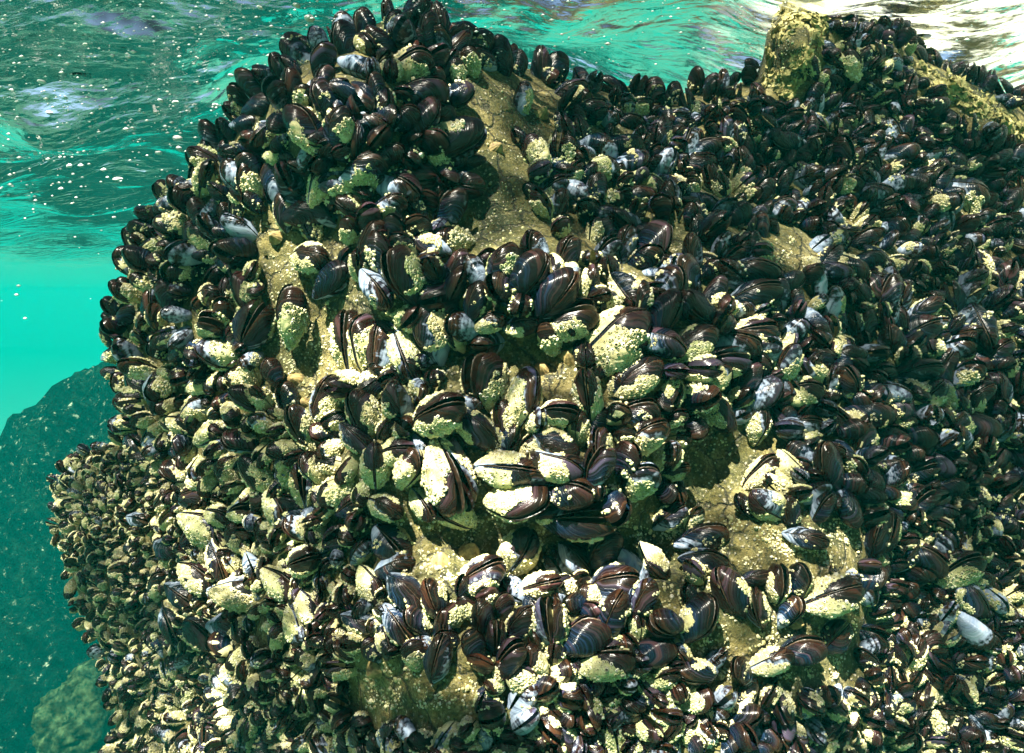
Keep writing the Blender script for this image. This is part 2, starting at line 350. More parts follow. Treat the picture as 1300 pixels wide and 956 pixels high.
def valve(var, side, nth=34, nr=11, inner=True, rimz=0.010):
    """one valve; side +1 / -1. local x: umbo 0 -> broad end 1, y: hinge -> opening margin"""
    th = np.linspace(0, 2 * np.pi, nth, endpoint=False); O = outline(th, var); C = np.array([0.42, 0.0])
    Hz = (0.215, 0.20, 0.24, 0.19, 0.25)[var]
    rho = np.concatenate([np.linspace(0.08, 0.86, nr - 3), [0.93, 0.975, 1.0]])
    def pt(r, k): 
        xy = C + r * (O - C)
        z = Hz * (1 - r ** 2.2) ** 0.62 * (0.62 + 0.38 * np.clip(xy[:, 0] / 0.35, 0, 1)) + rimz
        z = z * k if k != 1 else z
        return np.concatenate([xy, z[:, None]], 1)
    rings = [pt(r, 1) for r in rho]; gr = []
    U0 = np.array([0.0, 0.0])
    # growth coordinate: how far along the ray from the umbo to the margin
    Of = outline(np.linspace(0, 2 * np.pi, 400, endpoint=False), var)
    ang_o = np.arctan2(Of[:, 1], Of[:, 0] + 0.02); rad_o = np.hypot(Of[:, 1], Of[:, 0] + 0.02)
    def growth(xy):
        a = np.arctan2(xy[:, 1], xy[:, 0] + 0.02); r = np.hypot(xy[:, 1], xy[:, 0] + 0.02)
        da = np.abs(a[:, None] - ang_o[None]); m = np.where(da < 0.06, rad_o[None], 0).max(1); m = np.where(m > 0, m, r)
        return np.clip(r / m, 0, 1)
    Vt = [np.array([[C[0], C[1], Hz * (0.62 + 0.38) + rimz]])] + rings
    n_out = len(rings)
    if inner:
        Vt += [pt(1.0, 1) * [1, 1, 0] + [0, 0, 0.001]]
        for r in (0.95, 0.7, 0.4): Vt.append(pt(r, 1) * [1, 1, 0.86] - [0, 0, 0.004])
        Vt.append(np.array([[C[0], C[1], Hz * 0.84]]))
    P = np.concatenate(Vt); g = growth(P[:, :2])
    inn = np.zeros(len(P)); n_o = 1 + n_out * nth; 
    if inner: inn[n_o + nth:] = 1
    g = np.where(inn > 0, 1.0, g)
    a = np.arange(nth); b = (a + 1) % nth
    tri = [np.stack([np.zeros(nth, int), 1 + a, 1 + b], 1)]; quad = []
    nr_all = n_out + (4 if inner else 0)
    for k in range(nr_all - 1):
        s0 = 1 + k * nth; s1 = s0 + nth; quad.append(np.stack([s0 + a, s1 + a, s1 + b, s0 + b], 1))
    if inner:
        s0 = 1 + (nr_all - 1) * nth; c = len(P) - 1; tri.append(np.stack([s0 + a, np.full(nth, c), s0 + b], 1))
    T = np.concatenate(tri); Q = np.concatenate(quad)
    # gentle growth steps in the surface itself
    out = inn == 0
    P[out, 2] *= 1 + 0.025 * np.sin(g[out] * 40) * (g[out] < .97)
    P[out, 2] *= 1 + 0.22 * np.array([noise.noise((q[0] * 3.3 + var * 5, q[1] * 3.3, side * 2.0)) for q in P[out]]) * (g[out] < .98)
    if side < 0: P = P * [1, 1, -1]; T = T[:, ::-1]; Q = Q[:, ::-1]
    at = dict(growth=g, pu=P[:, 0], pv=P[:, 1] * 1.0 + side * 1.7, rnd=np.zeros(len(P)))
    return P, T, Q, at, (lambda xy: growth(xy)), Hz

def surf_z(var, xy, rimz=0.010):
    """height of the outer shell above local point xy, nan outside"""
    Hz = (0.215, 0.20, 0.24, 0.19, 0.25)[var]; C = np.array([0.42, 0.0])
    Of = outline(np.linspace(0, 2 * np.pi, 400, endpoint=False), var) - C
    ao = np.arctan2(Of[:, 1], Of[:, 0]); ro = np.hypot(*Of.T); o = np.argsort(ao); ao, ro = ao[o], ro[o]
    d = xy - C; a = np.arctan2(d[:, 1], d[:, 0]); rm = np.interp(a, ao, ro, period=2 * np.pi); r = np.hypot(*d.T) / rm
    z = Hz * np.clip(1 - r ** 2.2, 0, 1) ** 0.62 * (0.62 + 0.38 * np.clip(xy[:, 0] / 0.35, 0, 1)) + rimz
    return z, r

def barnacle_template(n, pit=True):
    a = np.arange(n) / n * 2 * np.pi; c, s = np.cos(a), np.sin(a)
    rings = [np.stack([c, s, 0 * c - 0.25], 1), np.stack([0.86 * c, 0.86 * s, 0 * c + 0.45], 1), np.stack([0.60 * c, 0.60 * s, 0 * c + 0.86], 1)]
    i = np.arange(n); j = (i + 1) % n
    Q = [np.stack([i, j, n + j, n + i], 1), np.stack([n + i, n + j, 2 * n + j, 2 * n + i], 1)]; pitv = [0 * c, 0 * c, 0 * c]
    if pit:
        rings.append(np.stack([0.42 * c, 0.42 * s, 0 * c + 0.40], 1)); Q.append(np.stack([2 * n + i, 2 * n + j, 3 * n + j, 3 * n + i], 1)); pitv.append(0 * c + 0.9); k = 3 * n; top = .45
    else: k = 2 * n; top = .80
    V = np.concatenate(rings + [np.array([[0, 0, top]])]); T = np.stack([k + i, k + j, np.full(n, len(V) - 1)], 1)
    return V, T, np.concatenate(Q), np.concatenate(pitv + [[1.0 if pit else 0.55]])

def place_many(tmpl, C, N, rad, hgt=None, jitter=0.18):
    """instances of a barnacle template at points C with normals N and radii rad, joined in arrays"""
    V, T, Q, pt = tmpl; m = len(C); N = N / (np.linalg.norm(N, axis=1, keepdims=True) + 1e-12)
    up = np.where(np.abs(N[:, 2:3]) > .9, np.array([[1., 0, 0]]), np.array([[0, 0, 1.]])); X = np.cross(up, N); X /= np.linalg.norm(X, axis=1, keepdims=True)
    Y = np.cross(N, X); sp = rng.uniform(0, 6.28, m); X, Y = X * np.cos(sp)[:, None] + Y * np.sin(sp)[:, None], Y * np.cos(sp)[:, None] - X * np.sin(sp)[:, None]
    h = rad * (rng.uniform(.7, 1.4, m) if hgt is None else hgt)
    Vj = V[None] * (1 + rng.normal(0, jitter * 0.5, (m, len(V), 1)))
    P = C[:, None] + Vj[..., 0:1] * X[:, None] * rad[:, None, None] + Vj[..., 1:2] * Y[:, None] * (rad * rng.uniform(.8, 1.1, m))[:, None, None] + Vj[..., 2:3] * N[:, None] * h[:, None, None]
    off = (np.arange(m) * len(V))[:, None, None]
    place_many.tone = np.repeat(rng.random(m), len(V))
    return P.reshape(-1, 3), (T[None] + off).reshape(-1, 3), (Q[None] + off).reshape(-1, 4), np.tile(pt, m)

def crust_points(var, cov, dens, seed):
    """positions on a valve for its barnacles: cov 1 specks and beaded lines, 2 a patch, 3 a heavy crust that leaves the margin free"""
    r = np.random.default_rng(seed); n = int(dens * 6)
    xy = np.stack([r.uniform(0.02, .98, n), r.uniform(-.42, .36, n)], 1); z, rr = surf_z(var, xy); g = GROW[var](xy)
    ca = r.uniform(0, 6.28); cx, cy = r.uniform(.35, .75), r.uniform(-.12, .12)
    nz = np.array([noise.noise((p[0] * 5 + seed, p[1] * 5, seed * .37)) for p in xy])
    par = (ca, cx, cy)
    ok = (rr < .97) & (rr > 0.0)
    if cov >= 3: ok &= (g < .80 + nz * .12) & (nz > -.5) & (xy[:, 0] > .06)
    elif cov == 2: ok &= (g < .84) & (np.hypot(xy[:, 0] - cx, (xy[:, 1] - cy) * 1.3) < .26 + nz * .25)
    else:
        bead = (np.abs(g - (.80 + .05 * math.sin(ca))) < .022) & (np.cos(3 * np.arctan2(xy[:, 1], xy[:, 0] - .3) + ca) > .1)
        ok &= bead | (np.hypot(xy[:, 0] - cx, xy[:, 1] - cy) < .09 + nz * .10)
    xy = xy[ok]; rad = np.clip(r.lognormal(-3.95, .38, len(xy)), .009, .042) * (1.0 if cov < 3 else 1.05)
    keep = []
    for i in range(len(xy)):
        if not keep or np.min(np.hypot(*(xy[keep] - xy[i]).T) - .47 * (rad[keep] + rad[i])) > 0: keep.append(i)
    xy = xy[keep]; rad = rad[keep]
    e = .01; z0, _ = surf_z(var, xy); zx, _ = surf_z(var, xy + [e, 0]); zy, _ = surf_z(var, xy + [0, e])
    N = np.stack([-(zx - z0) / e, -(zy - z0) / e, np.ones(len(xy))], 1); N[:, :2] = np.clip(N[:, :2], -2.5, 2.5)
    lift = r.uniform(-.1, .25, len(xy)) * rad * (1.5 if cov >= 3 else 1)
    return np.concatenate([xy, (z0 + lift)[:, None]], 1), N, rad

def crust_base(var, side, cov, seed, V_, T_, Q_, g_):
    """the fused foot layer under a barnacle patch: the faces of the shell it covers, raised a little"""
    r = np.random.default_rng(seed); n = int((0, 130, 260, 650)[cov] * 6); r.uniform(0.02, .98, n); r.uniform(-.42, .36, n)
    ca = r.uniform(0, 6.28); cx, cy = r.uniform(.35, .75), r.uniform(-.12, .12)
    def cover(F):
        c = V_[F].mean(1); g = g_[F].mean(1); nz = np.array([noise.noise((p[0] * 5 + seed, p[1] * 5, seed * .37)) for p in c]); out = (g_[F].max(1) < .999)
        if cov >= 3: return out & (g < .79 + nz * .12) & (nz > -.47)
        return out & (g < .83) & (np.hypot(c[:, 0] - cx, (c[:, 1] - cy) * 1.3) < .24 + nz * .25)
    tq, qq = T_[cover(T_)], Q_[cover(Q_)]
    u = np.unique(np.concatenate([tq.ravel(), qq.ravel()])); mp = -np.ones(len(V_), int); mp[u] = np.arange(len(u))
    P = V_[u].copy(); c0 = np.array([.42, 0, 0]); P = c0 + (P - c0) * 1.0 + np.array([0, 0, side * .011])
    return P, mp[tq], mp[qq]

GROW = {}; VALVE = {}; VRAW = {}
for var in range(5):
    for side in (1, -1):
        P, T, Q, at, gf, Hz = valve(var, side); GROW[var] = gf; VRAW[var, side] = valve(var, side, nth=60, nr=26, inner=False)[:4]
        VALVE[var, side] = mesh_np('valve', P, [T, Q], [M_SHELL], attrs=at)
MANTLE = {}
for var in range(5):
    th = np.linspace(0, 2 * np.pi, 96, endpoint=False); O_ = outline(th, var); C_ = np.array([.42, 0]); Pm = []
    for rr_, zz in ((.5, .006), (.9, .007), (.965, .004)):
        q = C_ + rr_ * (1 + .010 * np.sin(th * 31) * (rr_ > .93))[:, None] * (O_ - C_); Pm.append((q, zz + .004 * np.sin(th * 23) * (rr_ > .93)))
    top = [np.concatenate([q, np.broadcast_to(z, (96,))[:, None]], 1) for q, z in Pm]
    bot = [t_ * [1, 1, 1] - [0, 0, .011] for t_ in top]
    Vm = np.concatenate([[[.42, 0, .007]]] + top + bot[::-1] + [[[.42, 0, -.007]]]); a_ = np.arange(96); b_ = (a_ + 1) % 96
    Tm = np.concatenate([np.stack([0 * a_, 1 + a_, 1 + b_], 1), np.stack([1 + 5 * 96 + a_, np.full(96, len(Vm) - 1), 1 + 5 * 96 + b_], 1)])
    Qm = np.concatenate([np.stack([1 + k * 96 + a_, 1 + (k + 1) * 96 + a_, 1 + (k + 1) * 96 + b_, 1 + k * 96 + b_], 1) for k in range(5)])
    MANTLE[var] = mesh_np('mantle_edge', Vm, [Tm, Qm], [M_MANTLE])
CRUST = {}
BT8 = barnacle_template(8); BT5 = barnacle_template(5, pit=False)
for var in range(5):
    for cov in (1, 2, 3):
        for k in range(3):
            C, N, rad = crust_points(var, cov, (0, 130, 260, 650)[cov], var * 31 + cov * 7 + k * 101 + 1)
            for side in (1, -1):
                f = np.array([1, 1, side]); P, T, Q, pit = place_many(BT8, C * f, N * f, rad); tone = place_many.tone
                if cov > 1:
                    Vr, Tr, Qr, ar = VRAW[var, side]; bp, bt, bq = crust_base(var, side, cov, var * 31 + cov * 7 + k * 101 + 1, Vr, Tr, Qr, ar['growth'])
                    T = np.concatenate([T, bt + len(P)]); Q = np.concatenate([Q, bq + len(P)]); P = np.concatenate([P, bp]); pit = np.concatenate([pit, np.full(len(bp), .25)]); tone = np.concatenate([tone, np.full(len(bp), .5)])
                CRUST[var, side, cov, k] = mesh_np('barnacle_crust', P, [T, Q], [M_CRUST], attrs=dict(pit=pit, tone=tone), smooth=True)
# ------------------------------------------------------------------ the mussels one can tell apart: x y length direction roll tilt crust, measured 3x enlarged from an origin
MUSSELS = {
(0, 0): """1150 225 190 118 35 5 1;1040 235 110 100 60 20 0;1015 280 120 152 50 10 0;965 325 150 135 125 20 1;930 315 110 110 60 20 0;885 425 110 150 60 25 2;830 490 110 110 60 20 0
940 478 130 -8 30 10 0;1175 500 210 128 125 5 2;1285 500 170 70 60 20 2;1115 340 140 95 60 20 1;1290 90 150 92 20 10 0;1245 130 95 110 90 10 0;1165 140 100 140 60 15 1;1000 400 160 15 60 10 0
935 590 180 172 60 10 1;1065 600 150 -20 60 15 2;790 585 110 110 120 20 1;740 612 120 120 50 25 2;1215 710 160 55 50 15 3;905 690 160 115 40 10 0;1060 690 170 88 20 5 1;700 735 140 125 60 25 0
610 720 120 125 40 20 2;815 790 130 25 25 10 0;900 800 95 80 60 20 2;1165 815 180 8 50 10 1;1085 810 140 95 40 10 2;600 825 150 165 60 10 2;1240 400 160 100 50 15 1;1190 350 130 30 60 10 0
1160 640 120 170 60 30 0;1280 340 110 20 70 20 0;755 690 120 80 50 15 1;685 830 110 20 40 15 2""",
(433, 0): """280 60 160 62 150 5 0;175 45 100 90 60 15 0;380 60 130 105 100 5 0;475 110 130 -10 150 10 0;520 145 150 35 40 5 1;575 200 110 55 100 10 0;325 150 180 80 60 10 0;295 160 90 90 40 40 1
190 100 120 60 60 10 2;90 120 150 100 40 10 0;60 255 170 -20 150 10 1;20 180 170 95 50 10 0;250 255 190 20 60 5 3;290 365 220 12 40 5 1;440 285 110 100 20 30 3;430 370 150 25 140 5 1
20 360 130 160 40 15 0;130 345 120 90 40 10 0;225 455 150 20 60 10 0;300 480 210 60 130 10 2;110 460 130 -20 60 10 0;430 540 230 25 150 5 2;470 620 150 10 110 5 0;460 705 160 -8 110 5 0
85 645 190 25 60 5 2;205 700 200 -30 60 10 1;60 790 150 160 60 20 3;170 790 160 15 60 15 2;160 585 150 5 50 10 0;400 810 200 52 30 10 0;640 215 110 80 60 10 0;770 240 150 92 90 5 0;825 240 130 80 30 10 0
690 390 140 75 30 10 2;920 290 110 -60 110 10 0;870 350 130 20 60 10 0;945 425 130 20 50 10 1;1130 410 110 15 60 25 3;1095 465 110 -5 60 10 0;1125 350 120 70 60 10 1;1190 370 130 88 30 15 1
1265 380 120 88 40 15 1;960 545 120 10 150 10 0;1065 550 170 -18 30 5 1;980 640 150 -10 40 5 2;690 540 110 120 60 10 0;745 610 180 108 30 5 3;830 575 140 85 90 10 2;790 725 150 30 60 10 2
1090 640 170 30 130 5 1;1225 520 130 90 50 10 2;1180 700 130 -35 60 10 2;1115 750 150 -5 30 10 2;970 730 130 80 40 15 1;930 780 120 -30 60 15 2;1000 820 130 5 60 15 1;820 800 150 65 110 10 0
1255 760 130 100 100 20 0;1120 820 110 60 60 15 1;1285 700 90 160 60 15 2;1245 620 90 40 40 20 0""",
(866, 0): """560 30 80 90 60 10 0;610 30 80 95 60 10 0;690 25 90 60 60 10 0;760 70 140 -15 60 5 0;800 85 120 -20 60 5 0;845 130 80 -10 60 10 0;650 45 90 100 60 15 0;590 235 95 170 40 25 3;650 250 120 120 120 20 3
700 250 70 30 60 10 0;745 190 70 130 50 10 1;660 165 80 80 60 20 0;500 260 100 120 120 15 2;665 360 70 10 60 20 2;700 480 110 80 30 10 0;560 470 90 55 120 10 0;515 455 85 -60 110 10 2;620 465 85 15 60 10 2
950 410 120 15 30 10 1;865 350 110 75 60 10 0;960 235 80 110 60 10 0;1010 265 60 90 60 15 0;905 210 80 130 60 10 0;1100 285 80 92 60 10 0;1140 295 90 95 40 10 0;1180 300 90 80 60 10 0;1235 320 90 130 60 15 0
410 545 130 170 25 10 0;450 575 85 -5 20 20 0;170 500 100 95 40 15 0;75 565 130 15 30 10 0;60 620 130 8 60 5 1;120 695 130 120 60 30 3;235 660 80 60 20 30 3;500 705 90 50 60 20 0;560 655 100 0 60 10 1
650 620 110 62 120 10 1;625 570 90 50 60 10 1;735 600 110 60 60 10 0;740 730 110 -10 50 15 0;835 680 90 50 60 15 0;895 665 90 15 60 10 0;800 510 120 110 110 10 1;850 500 110 70 120 10 0;935 600 110 15 60 10 0
975 690 120 50 60 10 0;1070 730 180 -25 60 5 2;1165 755 80 -30 60 10 2;1190 610 120 25 40 10 0;1265 590 110 35 40 10 0;1235 675 80 40 120 15 0;20 400 110 100 60 15 0;60 410 90 -50 40 20 2;150 290 90 90 60 20 0
205 360 80 80 60 15 1;335 395 90 160 40 20 0;330 465 90 150 60 20 0;240 630 130 110 60 15 0;380 690 110 60 60 15 0;370 720 110 90 60 20 0;265 390 90 80 60 15 0;20 560 130 75 60 5 0;350 800 150 20 60 10 1
90 770 120 -30 60 15 0;1095 490 100 100 60 10 1;1200 530 100 70 60 10 1;1240 780 130 60 120 10 1;1030 600 130 -70 60 5 1""",
(0, 290): """445 130 110 125 60 15 2;480 30 110 110 60 15 1;525 160 90 40 60 20 3;605 190 90 115 110 10 1;670 180 100 80 100 10 2;475 245 110 90 50 20 3;430 235 90 120 60 15 1;405 310 110 130 60 20 1
410 350 90 150 60 20 0;490 325 120 35 35 10 1;570 300 130 80 130 20 0;650 270 150 110 30 30 0;750 40 130 110 40 20 3;640 30 110 140 60 20 3;890 130 160 -8 60 10 2;790 250 150 5 60 40 2;940 250 160 110 60 20 3
790 370 150 15 60 45 3;965 370 180 62 110 10 2;1110 340 220 82 30 15 3;1180 110 160 -5 60 30 3;1265 200 180 40 140 10 1;400 390 90 140 60 20 1;420 480 120 15 60 15 2;610 420 120 0 60 25 2;690 470 150 15 60 20 2
850 490 180 155 40 20 3;640 545 110 -20 60 25 3;520 580 150 -60 120 10 1;590 600 130 60 110 15 1;770 590 150 8 60 20 2;955 650 160 150 60 40 3;1040 560 130 100 40 30 0;490 680 110 140 40 20 3;485 750 120 170 60 20 2
610 650 140 60 120 15 1;760 680 160 25 60 15 2;700 745 140 -20 60 15 2;800 790 160 30 120 15 3;520 830 120 -40 60 15 1;585 800 120 60 60 10 2;930 820 150 160 60 20 2;1145 750 160 110 60 30 2;1245 660 190 72 60 10 2
1090 850 130 170 60 25 3;460 600 100 100 60 20 2;680 850 110 0 60 20 0;870 250 120 90 60 20 2;925 200 120 140 60 20 2""",
(433, 290): """120 60 170 70 60 10 1;245 190 220 112 60 15 2;340 70 150 160 50 10 2;130 230 170 -55 60 5 1;440 150 140 60 60 10 0;610 160 200 65 55 10 2;735 90 140 95 60 10 0;710 190 210 62 130 5 0;725 60 100 100 40 20 0
30 440 230 92 80 5 3;90 450 220 88 60 5 3;150 470 200 88 80 5 2;240 470 230 -62 95 5 3;350 400 230 108 40 10 2;510 280 150 70 60 10 1;560 360 130 25 60 15 2;820 250 200 55 110 10 1;945 220 150 80 95 10 2
860 110 150 70 60 30 0;1000 90 140 40 60 20 0;1080 60 130 80 60 20 1;1180 70 190 55 130 10 0;1170 15 130 -20 30 10 0;1090 240 170 -55 110 10 2;1255 240 180 80 130 15 1;870 350 200 20 60 10 2;680 370 130 0 60 20 2
1040 410 280 35 60 0 3;1220 430 180 -30 60 10 1;1050 480 230 32 40 0 3;1130 570 200 38 60 5 3;550 595 220 102 55 15 3;695 655 230 75 115 15 3;215 680 190 95 110 20 1;90 710 190 120 50 20 3;370 710 230 30 55 35 3
515 765 200 -48 45 10 1;820 705 160 5 60 35 3;940 650 210 92 90 15 3;1110 720 190 20 30 10 1;1260 725 120 20 60 25 2;1150 800 200 35 60 20 3;820 825 170 -25 120 15 2;60 800 160 -40 60 15 1;200 850 160 10 60 20 2
990 840 150 100 60 15 1;1270 800 120 0 60 20 3;1180 240 110 10 60 20 0;540 120 110 20 60 20 0""",
(866, 290): """40 100 150 100 60 20 0;145 70 120 60 60 15 0;255 80 130 80 30 20 1;20 190 170 115 40 20 0;120 250 140 60 30 15 0;265 170 190 -8 60 10 0;275 255 190 15 60 5 1;395 220 140 35 120 10 0;60 310 180 150 60 20 0
430 280 110 100 40 20 0;505 220 130 110 40 15 0;560 300 150 80 40 15 2;270 400 170 12 60 10 3;185 440 200 -10 60 10 2;150 510 190 12 60 10 2;400 520 160 80 40 30 3;40 440 190 35 60 10 2;240 580 150 70 50 15 0
120 680 210 -50 60 5 3;290 640 180 40 130 10 0;440 620 170 8 60 10 2;680 250 130 135 60 10 1;780 260 160 75 30 5 0;845 260 110 85 40 10 1;710 290 90 90 100 10 0;590 350 130 110 40 20 0;705 380 130 95 40 20 0
790 340 120 80 90 10 0;825 360 120 90 110 10 0;800 440 140 110 60 20 1;625 480 130 0 60 20 2;920 310 140 30 60 15 2;740 110 120 -60 60 15 1;975 80 120 50 60 15 2;620 140 170 -35 60 10 2;1065 110 130 80 100 10 1
1225 70 80 60 60 15 2;1000 140 90 80 60 20 0;1140 370 170 -70 120 10 1;900 390 150 25 60 10 0;890 550 170 10 60 20 0;645 595 150 120 110 25 1;790 620 140 -20 60 20 1;560 590 130 80 50 15 2;930 650 170 40 60 5 3
710 700 160 -15 30 15 1;850 700 120 100 40 20 0;1080 460 140 65 60 5 0;1190 480 140 40 60 10 0;1240 545 120 100 40 15 2;1100 570 110 60 60 10 2;1110 640 150 30 60 15 0;1120 750 150 -20 30 25 0;1060 800 120 120 60 20 1
460 750 130 10 40 15 2;540 840 140 -10 60 15 1;580 720 130 -50 60 15 2;510 650 90 95 60 15 1;900 820 110 60 60 15 2;1000 520 130 60 60 5 0;1235 280 100 -10 60 20 2;960 370 100 20 60 20 2;290 750 150 80 110 10 2""",
(0, 580): """685 60 130 160 40 20 3;765 90 130 8 60 20 2;870 75 140 110 30 20 3;625 170 110 40 60 30 3;745 150 140 20 60 15 1;530 240 110 -10 60 15 1;640 240 100 60 60 20 3;775 270 200 -28 40 5 3;900 310 130 95 30 25 2
1000 290 110 90 60 20 1;980 70 170 120 50 20 3;1085 40 130 100 30 25 3;1200 60 160 110 60 20 3;830 220 140 -10 60 25 3;930 200 150 10 60 20 2;1060 200 170 -60 50 10 3;1160 110 160 88 95 10 3;1150 280 140 140 60 30 3
1150 400 170 35 60 40 3;1280 310 120 30 60 15 1;640 350 130 -20 60 15 1;715 320 100 60 60 15 0;830 400 150 -70 60 10 2;755 460 170 -30 40 10 3;600 500 130 70 30 20 3;700 530 160 -30 60 5 1;910 520 210 -5 25 5 3
1070 480 170 -30 40 15 3;1180 570 160 -50 40 15 3;870 640 170 5 60 10 2;765 670 150 -30 50 15 2;1050 690 130 60 60 20 2;1170 780 130 120 60 20 2;835 730 120 60 60 15 3;650 640 130 -60 60 10 2;700 770 100 40 60 15 1
450 430 90 10 60 20 3;350 370 80 70 60 20 3;520 460 80 20 60 20 2;660 40 80 80 100 10 1;1120 640 150 -75 40 10 3;990 770 120 30 60 20 2;960 420 120 -60 60 15 1;880 800 90 20 60 20 3""",
(433, 580): """130 40 180 92 85 20 3;260 50 170 70 130 20 2;410 70 270 -70 60 10 2;630 50 230 -5 60 5 1;820 20 200 -20 60 10 2;975 40 180 70 40 15 0;1130 100 190 60 35 40 3;1260 60 130 30 60 25 3;430 210 190 135 60 15 2
310 180 140 -50 60 20 3;665 165 230 5 130 20 2;865 130 190 -10 50 25 1;900 240 260 5 60 10 1;165 190 150 -10 60 35 3;25 190 130 30 60 15 1;1250 230 140 40 60 10 2;675 370 200 60 105 15 3;530 455 190 35 60 5 2
750 490 190 20 60 35 3;75 360 130 50 60 15 2;190 330 170 -40 60 10 1;200 420 160 20 60 10 2;110 490 150 -60 40 15 2;250 520 180 -40 55 10 2;360 550 170 110 90 15 2;890 390 150 -40 60 10 0;1000 360 170 60 40 15 1
1100 430 170 -55 150 5 0;1040 480 180 15 40 20 2;1190 395 150 -55 100 15 2;1150 540 160 70 60 20 1;1245 640 150 160 40 20 0;1030 610 200 65 60 5 1;800 640 200 100 60 20 2;540 620 160 95 60 20 1;620 580 130 90 40 25 0
680 650 180 55 60 10 1;590 700 150 90 90 15 1;505 730 170 100 30 30 0;640 770 160 60 50 20 1;740 790 160 100 60 15 2;300 640 160 120 50 20 2;275 760 150 90 30 30 2;370 770 180 80 80 10 0;390 660 140 90 90 10 1
910 690 220 25 20 5 0;1000 770 220 12 40 10 3;1180 750 180 10 160 5 0;215 640 170 -50 60 15 2;170 700 130 -70 60 15 2;120 740 110 120 30 20 1;75 630 150 -10 60 10 2;460 500 100 80 60 10 0;730 590 120 -60 60 10 1""",
(866, 580): """300 60 170 35 30 5 3;410 40 140 -70 60 15 3;560 50 200 100 60 10 1;785 30 130 -10 40 20 1;900 50 130 20 60 15 1;500 140 130 30 40 20 0;630 190 150 -75 30 25 0;700 140 130 -10 40 20 0;330 190 170 150 60 15 2
240 190 110 120 60 10 1;410 210 130 110 50 20 1;530 200 140 70 60 20 0;870 130 90 20 60 20 1;900 180 150 50 50 15 0;1010 120 130 20 30 20 0;1115 85 110 10 30 20 0;1210 190 120 60 60 10 1;990 200 110 -20 60 15 0
470 310 150 -10 60 20 1;70 310 190 15 30 5 1;80 400 170 -12 30 5 2;40 240 110 60 40 20 3;185 520 200 115 55 5 2;285 580 150 110 60 10 1;275 465 130 15 60 5 0;365 490 150 85 95 15 3;450 480 140 90 100 10 2
575 445 60 95 60 10 0;570 530 210 15 50 10 3;410 600 140 70 120 10 1;30 540 120 110 50 20 1;60 620 190 62 120 10 1;450 740 170 15 30 10 0;340 780 160 20 40 10 3;60 820 160 170 60 20 2;230 830 140 120 50 20 1
130 770 100 45 60 5 0;580 690 150 60 60 20 1;740 320 150 80 60 15 2;770 300 170 70 90 10 2;850 380 130 60 60 10 1;920 380 170 -30 50 15 0;795 415 110 10 60 20 0;800 490 110 -5 60 20 2;770 560 110 0 60 20 0
1090 310 110 100 60 30 2;1050 430 180 35 40 20 3;1115 465 120 10 20 20 2;1170 400 110 -10 30 25 1;1100 540 140 -60 60 15 2;1190 540 110 -50 60 20 2;1110 650 150 -60 30 20 0;1000 610 130 60 60 15 2;970 560 120 20 60 20 2
920 610 110 15 60 15 2;870 760 170 70 60 15 3;920 720 140 60 30 20 2;1000 680 110 60 60 20 3;900 520 110 5 60 15 0;720 680 120 -20 60 15 0""",
}
BARE = [[(575,108),(690,108),(705,170),(655,205),(655,250),(690,300),(640,322),(578,305),(600,235),(600,200)],
 [(325,265),(375,290),(385,345),(430,395),(440,480),(400,510),(345,485),(335,400),(350,345)],
 [(440,350),(500,385),(520,400),(440,410)], [(555,452),(735,455),(735,490),(700,490),(640,480),(560,478)],
 [(480,632),(640,645),(700,668),(870,640),(870,710),(790,725),(700,705),(650,735),(560,745),(490,720)],
 [(880,535),(1005,560),(960,610),(935,665),(880,655),(868,590)], [(925,655),(1100,655),(1090,705),(1060,730),(1090,790),(1075,862),(905,862),(860,800),(905,735),(900,700)],
 [(460,835),(610,862),(580,915),(465,900)], [(415,300),(440,300),(440,330),(415,330)], [(600,590),(640,590),(640,615),(600,615)], [(1150,78),(1220,108),(1300,160),(1320,190),(1240,150),(1175,108)],
 [(976,30),(1000,6),(1040,10),(1046,40),(1030,66),(1022,98),(1000,132),(980,112),(968,118),(974,78)], [(838,278),(885,300),(850,325)], [(985,300),(1012,300),(1010,352),(985,350)], [(780,720),(860,720),(850,790),(780,770)],
 [(700,1000),(900,960),(1000,1040),(860,1120)], [(300,1050),(420,1000),(480,1120),(380,1180)]]
rows = []
for (ox, oy), s in MUSSELS.items():
    for x in s.replace('\n', ';').split(';'):
        if x.strip():
            a = [float(q) for q in x.split()]; rows.append((ox + a[0] / 3.002, oy + a[1] / 3.002, a[2] / 3.002, a[3], a[4], a[5], int(a[6])))
rows.sort(key=lambda r: -r[2])
N_SOLO = 306
ROWS = np.array([r for r in rows], float)
_s, _n = sdist(ROWS[:, 0], ROWS[:, 1])
_o = _s < -5; _k = (5 / np.maximum(-_s, 5))[:, None]; ROWS[:, :2] = np.where(_o[:, None], _n + (ROWS[:, :2] - _n) * _k, ROWS[:, :2])
SP, SN, SD = surf(ROWS[:, 0], ROWS[:, 1])
def frame(a, roll, tilt):
    a, roll, tilt = R(a), R(roll), R(tilt)
    ex = math.cos(tilt) * (math.cos(a) * CR + math.sin(a) * CU) - math.sin(tilt) * CF
    l = -math.sin(a) * CR + math.cos(a) * CU; n = np.cross(ex, l)
    ey = math.cos(roll) * l + math.sin(roll) * n; ez = np.cross(ex, ey)
    return np.stack([ex, ey, ez], 1)
POSE = []
jr = np.random.default_rng(5)
